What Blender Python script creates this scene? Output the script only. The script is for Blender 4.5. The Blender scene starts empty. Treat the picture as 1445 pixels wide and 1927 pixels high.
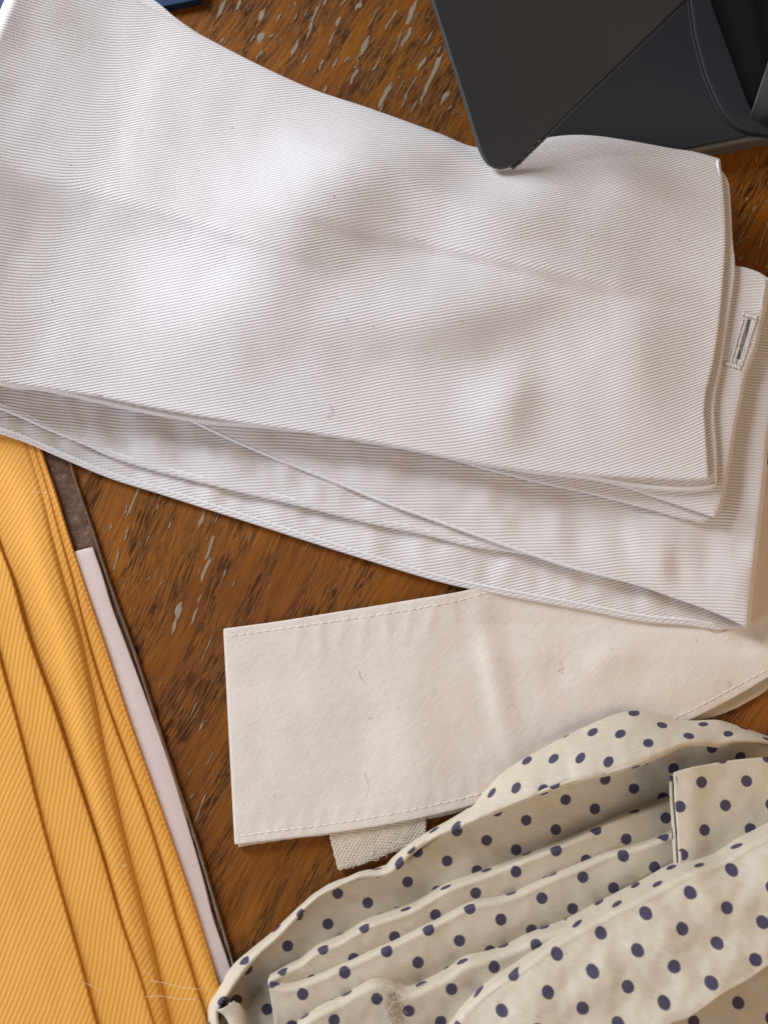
import bpy, bmesh, math, random
import numpy as np
from mathutils import Vector, Matrix, noise

random.seed(7)
rng = np.random.default_rng(7)
R = math.radians
S = bpy.context.scene
COL = S.collection

# ------------------------------------------------------------------ camera
FPX, PXMM = 1700.0, 8.0                 # focal length in photo pixels, photo pixels per mm at the table
TILT = R(8)
DIST = FPX / PXMM * 0.001
FWD = np.array([0.0, math.sin(TILT), -math.cos(TILT)])
UPV = np.array([0.0, math.cos(TILT), math.sin(TILT)])
RGT = np.array([1.0, 0.0, 0.0])
EYE = -DIST * FWD
cd = bpy.data.cameras.new('camera')
cam = bpy.data.objects.new('camera', cd)
COL.objects.link(cam)
S.camera = cam
cam.location = EYE
cam.rotation_euler = (TILT, 0, 0)
cd.sensor_fit = 'VERTICAL'
cd.sensor_height = 7.0
cd.sensor_width = 7.0
cd.lens = FPX / 1927.0 * 7.0
cd.clip_start, cd.clip_end = 0.005, 20.0
cd.dof.use_dof = True
cd.dof.focus_distance = DIST - 0.009
cd.dof.aperture_fstop = cd.lens / 2.3

# ------------------------------------------------------------------ world and lamps
W = bpy.data.worlds.new('World')
S.world = W
W.use_nodes = True
bg = W.node_tree.nodes['Background']
bg.inputs[0].default_value = (1.0, 0.90, 0.82, 1)
bg.inputs[1].default_value = 0.09


def area(name, loc, target, size, power, col, sy=None):
    d = bpy.data.lights.new(name, 'AREA')
    d.shape = 'RECTANGLE'
    d.size, d.size_y = size, sy or size
    d.energy, d.color = power, col
    o = bpy.data.objects.new(name, d)
    COL.objects.link(o)
    o.location = loc
    o.rotation_euler = (Vector(target) - Vector(loc)).to_track_quat('-Z', 'Y').to_euler()
    return o


area('window_light', (-0.42, 0.36, 0.26), (0, 0, 0), 0.16, 4.8, (0.87, 0.92, 1.0), 0.24)
area('side_window_light', (-0.46, -0.34, 0.20), (0, 0, 0), 0.30, 2.1, (0.82, 0.88, 1.0))
area('room_light', (0.34, -0.13, 0.25), (0.02, -0.02, 0), 0.25, 0.66, (1.0, 0.68, 0.40))

S.view_settings.view_transform = 'Standard'
S.view_settings.look = 'None'
S.view_settings.exposure = 0.0
S.view_settings.gamma = 1.0


# ------------------------------------------------------------------ pixel -> place helpers
def at(px, py, z):
    """Point on the horizontal plane of height z (metres) seen at photo pixel (px, py)."""
    px, py, z = np.broadcast_arrays(np.asarray(px, float), np.asarray(py, float), np.asarray(z, float))
    d = FWD + ((px - 722.5) / FPX)[..., None] * RGT - ((py - 963.5) / FPX)[..., None] * UPV
    t = (z - EYE[2]) / d[..., 2]
    return EYE + d * t[..., None]


def to_px(P):
    q = np.asarray(P) - EYE
    w = q @ FWD
    return np.stack([722.5 + FPX * (q @ RGT) / w, 963.5 - FPX * (q @ UPV) / w], -1)


def spline(pts, n, by_arc=True):
    """Smooth curve through points, n samples spread by arc length (centripetal-ish Catmull-Rom)."""
    p = np.asarray(pts, float)
    if len(p) == 2:
        t = np.linspace(0, 1, n)[:, None]
        return p[0] * (1 - t) + p[1] * t
    e = np.vstack([2 * p[0] - p[1], p, 2 * p[-1] - p[-2]])
    out = []
    for i in range(1, len(e) - 2):
        p0, p1, p2, p3 = e[i - 1], e[i], e[i + 1], e[i + 2]
        d0 = max(np.linalg.norm((p1 - p0)[:2]), 1e-6) ** .5
        d1 = max(np.linalg.norm((p2 - p1)[:2]), 1e-6) ** .5
        d2 = max(np.linalg.norm((p3 - p2)[:2]), 1e-6) ** .5
        m1 = (p2 - p1) + d1 * ((p1 - p0) / d0 - (p2 - p0) / (d0 + d1))
        m2 = (p2 - p1) + d1 * ((p3 - p2) / d2 - (p3 - p1) / (d1 + d2))
        t = np.linspace(0, 1, 24, endpoint=False)[:, None]
        out.append((2 * t**3 - 3 * t**2 + 1) * p1 + (t**3 - 2 * t**2 + t) * m1 + (-2 * t**3 + 3 * t**2) * p2 + (t**3 - t**2) * m2)
    out = np.vstack(out + [p[-1:]])
    L = np.concatenate([[0], np.cumsum(np.linalg.norm(np.diff(out[:, :2], axis=0), axis=1))])
    s = np.linspace(0, L[-1], n)
    return np.stack([np.interp(s, L, out[:, k]) for k in range(out.shape[1])], -1)


def unit(a):
    return a / np.maximum(np.linalg.norm(a, axis=-1, keepdims=True), 1e-12)


def fnoise(x, y, seed=0.0, octaves=3):
    """Smooth noise evaluated on arrays."""
    x, y = np.broadcast_arrays(np.asarray(x, float), np.asarray(y, float))
    f = np.vectorize(lambda a, b: noise.fractal(Vector((a, b, seed)), 1.0, 2.0, octaves))
    return f(x, y)


# ------------------------------------------------------------------ objects
def prop(o, label=None, cat=None, group=None, kind=None):
    for k, v in (('label', label), ('category', cat), ('group', group), ('kind', kind)):
        if v:
            o[k] = v
    return o


def thing(name, loc, label, cat, group=None):
    o = bpy.data.objects.new(name, None)
    o.empty_display_size = 0.01
    COL.objects.link(o)
    o.location = [float(v) for v in loc]
    return prop(o, label, cat, group)


def abs_loc(o):
    v = Vector(o.location)
    while o.parent:
        o = o.parent
        v = v + Vector(o.location)
    return v


def mesh_obj(name, verts, faces, mat, parent=None, uv=None, smooth=True):
    me = bpy.data.meshes.new(name)
    base = np.asarray(abs_loc(parent)) if parent else np.zeros(3)
    v = np.asarray(verts, float) - base
    me.from_pydata(v.tolist(), [], faces if isinstance(faces, list) else faces.tolist())
    if uv is not None:
        lay = me.uv_layers.new(name='UVMap')
        li = np.empty(len(me.loops), np.int32)
        me.loops.foreach_get('vertex_index', li)
        lay.data.foreach_set('uv', np.asarray(uv, np.float32)[li].ravel())
    bm = bmesh.new()
    bm.from_mesh(me)
    bmesh.ops.recalc_face_normals(bm, faces=bm.faces)
    bm.to_mesh(me)
    bm.free()
    me.polygons.foreach_set('use_smooth', [smooth] * len(me.polygons))
    me.materials.append(mat)
    me.update()
    o = bpy.data.objects.new(name, me)
    COL.objects.link(o)
    if parent:
        o.parent = parent
    return o


def sheet_uv(P):
    du = np.linalg.norm(np.diff(P, axis=0), axis=2).mean(1)
    U = np.concatenate([[0], np.cumsum(du)])[:, None] * np.ones((1, P.shape[1]))
    dv = np.linalg.norm(np.diff(P, axis=1), axis=2)
    V = np.concatenate([np.zeros((P.shape[0], 1)), np.cumsum(dv, axis=1)], axis=1)
    return np.stack([U, V], -1)


def orient_uv(P, UV, angle, at_px=None, anchor_px=None):
    """Rotate UVs so that the image direction `angle` (degrees, anticlockwise) at at_px runs along +U; anchor_px gets uv (0, 0)."""
    px = to_px(P)
    nu, nv = P.shape[:2]
    c = np.array(at_px if at_px is not None else px[nu // 2, nv // 2])
    k = np.argmin(((px - c) ** 2).sum(-1))
    i, j = np.clip(k // nv, 1, nu - 2), np.clip(k % nv, 1, nv - 2)
    eu, ev = unit(P[i + 1, j] - P[i - 1, j]), unit(P[i, j + 1] - P[i, j - 1])
    A = np.array([[eu[0], ev[0]], [eu[1], ev[1]]])
    d = np.linalg.solve(A, np.array([math.cos(R(angle)), math.sin(R(angle))]))
    d /= np.linalg.norm(d)
    flip = 1.0 if np.linalg.det(A) > 0 else -1.0
    U = UV[..., 0] * d[0] + UV[..., 1] * d[1]
    V = (-UV[..., 0] * d[1] + UV[..., 1] * d[0]) * flip
    UV = np.stack([U, V], -1)
    if anchor_px is not None:
        k = np.argmin(((px - np.array(anchor_px)) ** 2).sum(-1))
        UV = UV - UV[k // nv, k % nv]
    return UV


def sheet(name, P, t, mat, parent, angle=0.0, at_px=None, anchor=None, hole=None, edge_noise=0.0, flat_uv=None):
    """A cloth of thickness t following the grid P (nu, nv, 3), with a rounded rim."""
    P = P.copy()
    nu, nv = P.shape[:2]
    if flat_uv is None:
        UV = orient_uv(P, sheet_uv(P), angle, at_px, anchor)
    else:
        ca, sa = math.cos(R(angle)), math.sin(R(angle))
        UV = np.stack([flat_uv[..., 0] * ca + flat_uv[..., 1] * sa, -flat_uv[..., 0] * sa + flat_uv[..., 1] * ca], -1)
        if anchor is not None:
            k = np.argmin(((to_px(P) - np.array(anchor)) ** 2).sum(-1))
            UV = UV - UV[k // nv, k % nv]
    Tu = np.gradient(P, axis=0)
    Tv = np.gradient(P, axis=1)
    N = unit(np.cross(Tu, Tv))
    if N[nu // 2, nv // 2, 2] < 0:
        N = -N
    h = t / 2
    ring = [(i, 0) for i in range(nu)] + [(nu - 1, j) for j in range(1, nv)] + [(i, nv - 1) for i in range(nu - 2, -1, -1)] + [(0, j) for j in range(nv - 2, 0, -1)]
    ii = np.array([a for a, b in ring]); jj = np.array([b for a, b in ring])
    ci = np.clip(ii, 1, nu - 2); cj = np.clip(jj, 1, nv - 2)
    out = unit(P[ii, jj] - P[ci, cj])
    ouv = UV[ii, jj] - UV[ci, cj]
    ouv = ouv / np.maximum(np.linalg.norm(ouv, axis=1, keepdims=True), 1e-12)
    if edge_noise:
        P[ii, jj] += out * (rng.normal(0, edge_noise, len(ii))[:, None])
    top, bot = P + N * h, P - N * h
    verts = [top.reshape(-1, 3), bot.reshape(-1, 3)]
    uvs = [UV.reshape(-1, 2), UV.reshape(-1, 2)]
    idx = np.arange(nu * nv).reshape(nu, nv)
    q = np.stack([idx[:-1, :-1], idx[1:, :-1], idx[1:, 1:], idx[:-1, 1:]], -1).reshape(-1, 4)
    if hole is not None:
        m = hole[:-1, :-1].reshape(-1)
        q = q[~m]
    # orientation: make top face along N
    a, b, c = top.reshape(-1, 3)[q[0, 0]], top.reshape(-1, 3)[q[0, 1]], top.reshape(-1, 3)[q[0, 2]]
    fl = np.dot(np.cross(b - a, c - a), N.reshape(-1, 3)[q[0, 0]]) < 0
    qt = q[:, ::-1] if fl else q
    faces = [qt, (qt[:, ::-1] + nu * nv)]
    n0 = 2 * nu * nv
    nr = len(ring)
    prev = idx[ii, jj]
    for ang in (35, 90, 145):
        a = R(ang)
        rr = P[ii, jj] + N[ii, jj] * h * math.cos(a) + out * h * math.sin(a)
        verts.append(rr)
        uvs.append(UV[ii, jj] + ouv * h * a)
        cur = n0 + np.arange(nr)
        n0 += nr
        f = np.stack([prev, cur, np.roll(cur, -1), np.roll(prev, -1)], -1)
        faces.append(f[:, ::-1] if not fl else f)
        prev = cur
    cur = idx[ii, jj] + nu * nv
    f = np.stack([prev, cur, np.roll(cur, -1), np.roll(prev, -1)], -1)
    faces.append(f[:, ::-1] if not fl else f)
    return mesh_obj(name, np.vstack(verts), np.vstack(faces), mat, parent, np.vstack(uvs))


def tube_data(pts, r, seg=8, flat=1.0, closed_ends=True):
    p = np.asarray(pts, float)
    n = len(p)
    r = np.broadcast_to(np.asarray(r, float), (n,))
    T = unit(np.gradient(p, axis=0))
    up = np.tile(np.array([0, 0, 1.0]), (n, 1))
    bad = np.abs((T * up).sum(1)) > .95
    up[bad] = [0, 1, 0]
    X = unit(np.cross(T, up)); Y = np.cross(X, T)
    a = np.linspace(0, 2 * math.pi, seg, endpoint=False)
    V = p[:, None] + X[:, None] * (r[:, None] * np.cos(a))[..., None] + Y[:, None] * (r[:, None] * np.sin(a))[..., None] * flat
    L = np.concatenate([[0], np.cumsum(np.linalg.norm(np.diff(p, axis=0), axis=1))])
    UV = np.stack(np.broadcast_arrays(L[:, None], (a * r.mean())[None]), -1)
    UV = np.stack([UV[..., 0] * .6 - UV[..., 1] * .8, UV[..., 0] * .8 + UV[..., 1] * .6], -1)
    idx = np.arange(n * seg).reshape(n, seg)
    nx = np.roll(idx, -1, axis=1)
    F = np.stack([idx[:-1], idx[1:], nx[1:], nx[:-1]], -1).reshape(-1, 4).tolist()
    if closed_ends:
        F += [idx[0].tolist(), idx[-1][::-1].tolist()]
    return V.reshape(-1, 3), F, UV.reshape(-1, 2)


def tube(name, pts, r, mat, parent, seg=8, flat=1.0):
    v, f, uv = tube_data(pts, r, seg, flat)
    return mesh_obj(name, v, f, mat, parent, uv)


def tubes(name, lines, mat, parent, seg=5):
    """Many thin threads as one mesh (kind stuff)."""
    vs, fs, us, n = [], [], [], 0
    for pts, r in lines:
        v, f, uv = tube_data(pts, r, seg)
        vs.append(v); us.append(uv)
        fs += [[k + n for k in q] for q in f]
        n += len(v)
    o = mesh_obj(name, np.vstack(vs), fs, mat, parent, np.vstack(us))
    o['kind'] = 'stuff'
    return o


# ------------------------------------------------------------------ materials
class NT:
    def __init__(s, name):
        s.m = bpy.data.materials.new(name)
        s.m.use_nodes = True
        s.t = s.m.node_tree
        s.b = s.t.nodes['Principled BSDF']

    def n(s, typ, **kw):
        x = s.t.nodes.new(typ)
        for k, v in kw.items():
            if k.startswith('i_'):
                key = k[2:]
                x.inputs[int(key) if key.isdigit() else key].default_value = v
            else:
                setattr(x, k, v)
        return x

    def l(s, a, b):
        s.t.links.new(a, b)

    def math(s, op, a, b=None, c=None, clamp=False):
        x = s.n('ShaderNodeMath', operation=op, use_clamp=clamp)
        for k, v in enumerate((a, b, c)):
            if v is None:
                continue
            if isinstance(v, (int, float)):
                x.inputs[k].default_value = v
            else:
                s.l(v, x.inputs[k])
        return x.outputs[0]

    def mix(s, f, a, b):
        x = s.n('ShaderNodeMix', data_type='RGBA')
        for sock, v in ((x.inputs[0], f), (x.inputs[6], a), (x.inputs[7], b)):
            if isinstance(v, (int, float)):
                sock.default_value = v
            elif isinstance(v, (tuple, list)):
                sock.default_value = (*v, 1)
            else:
                s.l(v, sock)
        return x.outputs[2]

    def ramp(s, f, lo, hi, a=0.0, b=1.0):
        x = s.n('ShaderNodeMapRange', i_1=lo, i_2=hi, i_3=a, i_4=b)
        x.interpolation_type = 'SMOOTHSTEP'
        s.l(f, x.inputs[0])
        return x.outputs[0]

    def noise(s, vec, scale, detail=2.0, rough=.5):
        x = s.n('ShaderNodeTexNoise', i_Scale=scale, i_Detail=detail, i_Roughness=rough)
        s.l(vec, x.inputs['Vector'])
        return x.outputs[0]

    def uv(s):
        u = s.n('ShaderNodeUVMap')
        sp = s.n('ShaderNodeSeparateXYZ')
        s.l(u.outputs[0], sp.inputs[0])
        return u.outputs[0], sp.outputs[0], sp.outputs[1]

    def bump(s, h, dist, strength=1.0):
        x = s.n('ShaderNodeBump', i_Distance=dist, i_Strength=strength)
        s.l(h, x.inputs['Height'])
        s.l(x.outputs[0], s.b.inputs['Normal'])


def twill(name, col, gap, period=0.00069, depth=0.00011, sheen=0.0, rough=0.8, bead=0.0004, spec=0.25, gapmix=.52):
    k = NT(name)
    vec, u, v = k.uv()
    warp = k.noise(vec, 90.0, 2.0)
    warp2 = k.noise(vec, 900.0, 1.0)
    c = k.math('ADD', v, k.math('MULTIPLY', k.math('SUBTRACT', warp, .5), 0.0007))
    c = k.math('ADD', c, k.math('MULTIPLY', k.math('SUBTRACT', warp2, .5), 0.00012))
    ph = k.math('MULTIPLY', c, 2 * math.pi / period)
    sn = k.math('SINE', ph)
    rib = k.math('MULTIPLY_ADD', sn, .5, .5)
    rib = k.math('POWER', rib, .6)
    # yarn floats: slanting beads along each rib
    pb = k.math('ADD', k.math('MULTIPLY', u, 2 * math.pi / bead), k.math('MULTIPLY', ph, .9))
    bd = k.math('MULTIPLY_ADD', k.math('SINE', pb), .5, .5)
    fib = k.noise(vec, 5200.0, 3.0, .7)
    h = k.math('ADD', rib, k.math('MULTIPLY', k.math('MULTIPLY', bd, rib), .16))
    h = k.math('ADD', h, k.math('MULTIPLY', fib, .30))
    k.bump(h, depth)
    big = k.noise(vec, 35.0, 3.0)
    tone = k.mix(k.ramp(big, .3, .7), tuple(x * .95 for x in col), col)
    f = k.math('MULTIPLY', k.ramp(rib, .75, .15), gapmix)  # shade in the grooves between ribs is mixed into the colour
    k.l(k.mix(f, tone, gap), k.b.inputs['Base Color'])
    k.b.inputs['Roughness'].default_value = rough
    k.b.inputs['Specular IOR Level'].default_value = spec
    k.b.inputs['Sheen Weight'].default_value = sheen
    return k.m


def plain_weave(name, col, period=0.00034, depth=0.00005, dark=.82, rough=.75, spec=.25, dots=None):
    k = NT(name)
    vec, u, v = k.uv()
    w = k.math('MULTIPLY', k.math('SUBTRACT', k.noise(vec, 300.0, 2.0), .5), 0.0004)
    uu = k.math('ADD', u, w)
    vv = k.math('ADD', v, w)
    a = k.math('SINE', k.math('MULTIPLY', k.math('ADD', uu, vv), 2 * math.pi / period))
    b = k.math('SINE', k.math('MULTIPLY', k.math('SUBTRACT', uu, k.math('MULTIPLY', vv, 1.4)), 2 * math.pi / (period * .8)))
    wv = k.math('MULTIPLY_ADD', k.math('MULTIPLY', a, b), .5, .5)
    fib = k.noise(vec, 4200.0, 3.0, .7)
    soft = k.noise(vec, 170.0, 4.0, .55)
    h = k.math('ADD', k.math('MULTIPLY', wv, .8), k.math('MULTIPLY', fib, .7))
    h = k.math('ADD', h, k.math('MULTIPLY', soft, 5.0))
    sl = k.n('ShaderNodeMapping')
    sl.inputs['Scale'].default_value = (260, 2100, 1)
    k.l(vec, sl.inputs[0])
    slub = k.noise(sl.outputs[0], 1.0, 3.0, .6)
    h = k.math('ADD', h, k.math('MULTIPLY', slub, .8))
    k.bump(h, depth)
    big = k.noise(vec, 40.0, 4.0)
    tone = k.mix(k.ramp(big, .3, .7), tuple(x * y for x, y in zip(col, (.96, .94, .90))), col)
    tone = k.mix(k.math('MULTIPLY', k.ramp(wv, .50, .10), .8), tone, tuple(x * dark for x in col))
    tone = k.mix(k.math('MULTIPLY', k.ramp(slub, .62, .36), .55), tone, tuple(x * .80 for x in col))
    if dots:
        sp, r, ink = dots
        fx = k.math('PINGPONG', k.math('DIVIDE', u, sp), .5)
        fy = k.math('PINGPONG', k.math('DIVIDE', v, sp), .5)
        d = k.math('SQRT', k.math('ADD', k.math('MULTIPLY', fx, fx), k.math('MULTIPLY', fy, fy)))
        wob = k.math('MULTIPLY', k.math('SUBTRACT', k.noise(vec, 1500.0, 3.0, .7), .5), .035)
        d = k.math('ADD', d, wob)
        dm = k.ramp(d, r / sp + .02, r / sp - .02)
        inkv = k.mix(k.ramp(k.math('MULTIPLY_ADD', wv, .4, k.math('MULTIPLY', fib, .75)), .35, .80), ink, tuple(min(1, x * 3.2 + .03) for x in ink))
        tone = k.mix(dm, tone, inkv)
    k.l(tone, k.b.inputs['Base Color'])
    k.b.inputs['Roughness'].default_value = rough
    k.b.inputs['Specular IOR Level'].default_value = spec
    return k.m


def wood():
    k = NT('oak_veneer')
    geo = k.n('ShaderNodeTexCoord')
    mp = k.n('ShaderNodeMapping')
    mp.inputs['Rotation'].default_value = (0, 0, -R(62))
    k.l(geo.outputs['Object'], mp.inputs[0])
    sp = k.n('ShaderNodeSeparateXYZ')
    k.l(mp.outputs[0], sp.inputs[0])
    # along grain = x, across = y; slow bend of the grain
    bend = k.noise(mp.outputs[0], 9.0, 2.0)
    y = k.math('ADD', sp.outputs[1], k.math('MULTIPLY', k.math('SUBTRACT', bend, .5), .020))

    def st(fx, fy, detail, rough=.6, z=0.0):
        cb = k.n('ShaderNodeCombineXYZ', i_2=z)
        k.l(k.math('MULTIPLY', sp.outputs[0], fx), cb.inputs[0])
        k.l(k.math('MULTIPLY', y, fy), cb.inputs[1])
        return k.noise(cb.outputs[0], 1.0, detail, rough)
    band = st(22, 150, 2.0)
    pores = st(190, 2500, 2.0, .6)
    pores2 = st(260, 5200, 3.0, .65, 3.7)
    fine = st(60, 1200, 4.0, .7, 8.1)
    blot = k.noise(mp.outputs[0], 28.0, 3.0)
    c = k.mix(k.ramp(fine, .3, .7), (.19, .061, .006), (.37, .130, .012))
    c = k.mix(k.math('MULTIPLY', k.ramp(blot, .35, .7), .55), c, (.13, .034, .006))
    bandm = k.ramp(band, .40, .60)
    p1 = k.math('MULTIPLY', k.ramp(pores, .50, .545), k.math('MULTIPLY_ADD', bandm, .85, .12))
    p2 = k.math('MULTIPLY', k.ramp(pores2, .50, .58), k.math('MULTIPLY_ADD', bandm, .35, .10))
    pm = k.math('MAXIMUM', p1, p2)
    c = k.mix(k.math('MULTIPLY', pm, .88), c, (.026, .0085, .0022))
    # small flecks of old paint left in the pores
    fl = k.math('MULTIPLY', k.ramp(st(230, 1300, 3.0, .6, 21.0), .665, .70), k.ramp(k.noise(mp.outputs[0], 24.0, 2.0), .45, .60))
    c = k.mix(k.math('MULTIPLY', fl, .45), c, (.30, .23, .16))
    k.l(c, k.b.inputs['Base Color'])
    k.l(k.math('MULTIPLY_ADD', blot, .25, .36), k.b.inputs['Roughness'])
    k.b.inputs['Specular IOR Level'].default_value = .22
    h = k.math('ADD', k.math('MULTIPLY', pm, -1.0), k.math('MULTIPLY', k.noise(mp.outputs[0], 1800.0, 2.0), .25))
    k.bump(h, .00012, .8)
    return k.m


def simple(name, col, rough=.6, spec=.4, ns=900.0, nd=.00003, var=.10):
    k = NT(name)
    tc = k.n('ShaderNodeTexCoord')
    nz = k.noise(tc.outputs['Object'], ns, 4.0, .6)
    bg_ = k.noise(tc.outputs['Object'], 45.0, 3.0)
    c = k.mix(bg_, tuple(x * (1 - var) for x in col), tuple(min(1, x * (1 + var)) for x in col))
    k.l(c, k.b.inputs['Base Color'])
    k.b.inputs['Roughness'].default_value = rough
    k.b.inputs['Specular IOR Level'].default_value = spec
    k.bump(nz, nd)
    return k.m


def film_mat():
    k = NT('clear_film')
    tc = k.n('ShaderNodeTexCoord')
    n1 = k.noise(tc.outputs['Object'], 260.0, 5.0, .65)
    n2 = k.noise(tc.outputs['Object'], 70.0, 3.0)
    k.b.inputs['Base Color'].default_value = (.26, .155, .11, 1)  # brown tint stands for window light reflected by the film over dark wood
    k.b.inputs['Roughness'].default_value = .28
    k.b.inputs['Specular IOR Level'].default_value = .6
    h = k.math('ADD', n1, n2)
    k.bump(h, .0006)
    tr = k.n('ShaderNodeBsdfTransparent')
    tr.inputs[0].default_value = (.80, .70, .62, 1)
    mx = k.n('ShaderNodeMixShader')
    k.l(k.ramp(n1, .30, .72, .35, .75), mx.inputs[0])
    k.l(tr.outputs[0], mx.inputs[1])
    k.l(k.b.outputs[0], mx.inputs[2])
    k.l(mx.outputs[0], k.t.nodes['Material Output'].inputs['Surface'])
    return k.m


M_TWILL = twill('white_cotton_twill', (.85, .815, .81), (.54, .475, .465), sheen=.05)
M_HEM = twill('white_selvedge', (.90, .89, .90), (.74, .72, .73), period=.00075, depth=.00005, bead=.0006)
M_YELLOW = twill('golden_twill', (.89, .425, .080), (.69, .295, .042), period=.00093, depth=.00005, rough=.62, spec=.3, gapmix=.42)
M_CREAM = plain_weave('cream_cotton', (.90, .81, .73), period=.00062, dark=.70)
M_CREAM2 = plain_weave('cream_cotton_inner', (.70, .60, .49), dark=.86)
M_DOT = plain_weave('dotted_sateen', (.70, .61, .475), depth=.00005, period=.00052, dark=.72, rough=.6, dots=(.0069, .00121, (.026, .021, .040)))
M_TAPE = plain_weave('coarse_tape', (.76, .65, .51), period=.0017, depth=.00022, dark=.62)
M_WOOD = wood()
M_PAINT = simple('old_paint', (.30, .235, .165), .7, .3, 2500., .00006, .22)
M_DARK = simple('charcoal_plastic', (.043, .044, .046), .42, .35, 5000., .000012, .06)
M_DARK2 = simple('dark_grey_plastic', (.032, .033, .036), .65, .12, 5000., .00001, .06)
M_RIM = simple('speckled_rim', (.060, .056, .052), .7, .3, 1600., .00035, .5)
M_LIT_GREY = simple('lit_grey_plastic', (.115, .117, .122), .5, .35, 5000., .00001, .06)  # stand plastic with the light on its front faces put into the colour
M_SHADED = simple('shaded_plastic', (.008, .008, .008), .75, .05, 5000., .00001, .06)  # same stand plastic with shade put into the colour
M_BLUE = simple('blue_board', (.006, .030, .115), .6, .4, 1500., .00003, .1)
M_CARD = simple('pale_card', (.74, .60, .565), .45, .4, 120., .00015, .05)
M_FILM = film_mat()
M_SEAM = simple('film_seam', (.17, .10, .06), .3, .6, 600., .0003, .3)
M_THREAD = simple('white_thread', (.78, .74, .70), .8, .2)
M_STITCH = simple('stitch_thread', (.90, .82, .73), .7, .25)
M_FRAY = simple('frayed_thread', (.62, .53, .42), .8, .2)
M_LINT = simple('grey_lint', (.42, .35, .29), .8, .2)
M_HAIR = simple('dark_hair', (.03, .022, .02), .5, .4)
MM = .001


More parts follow.
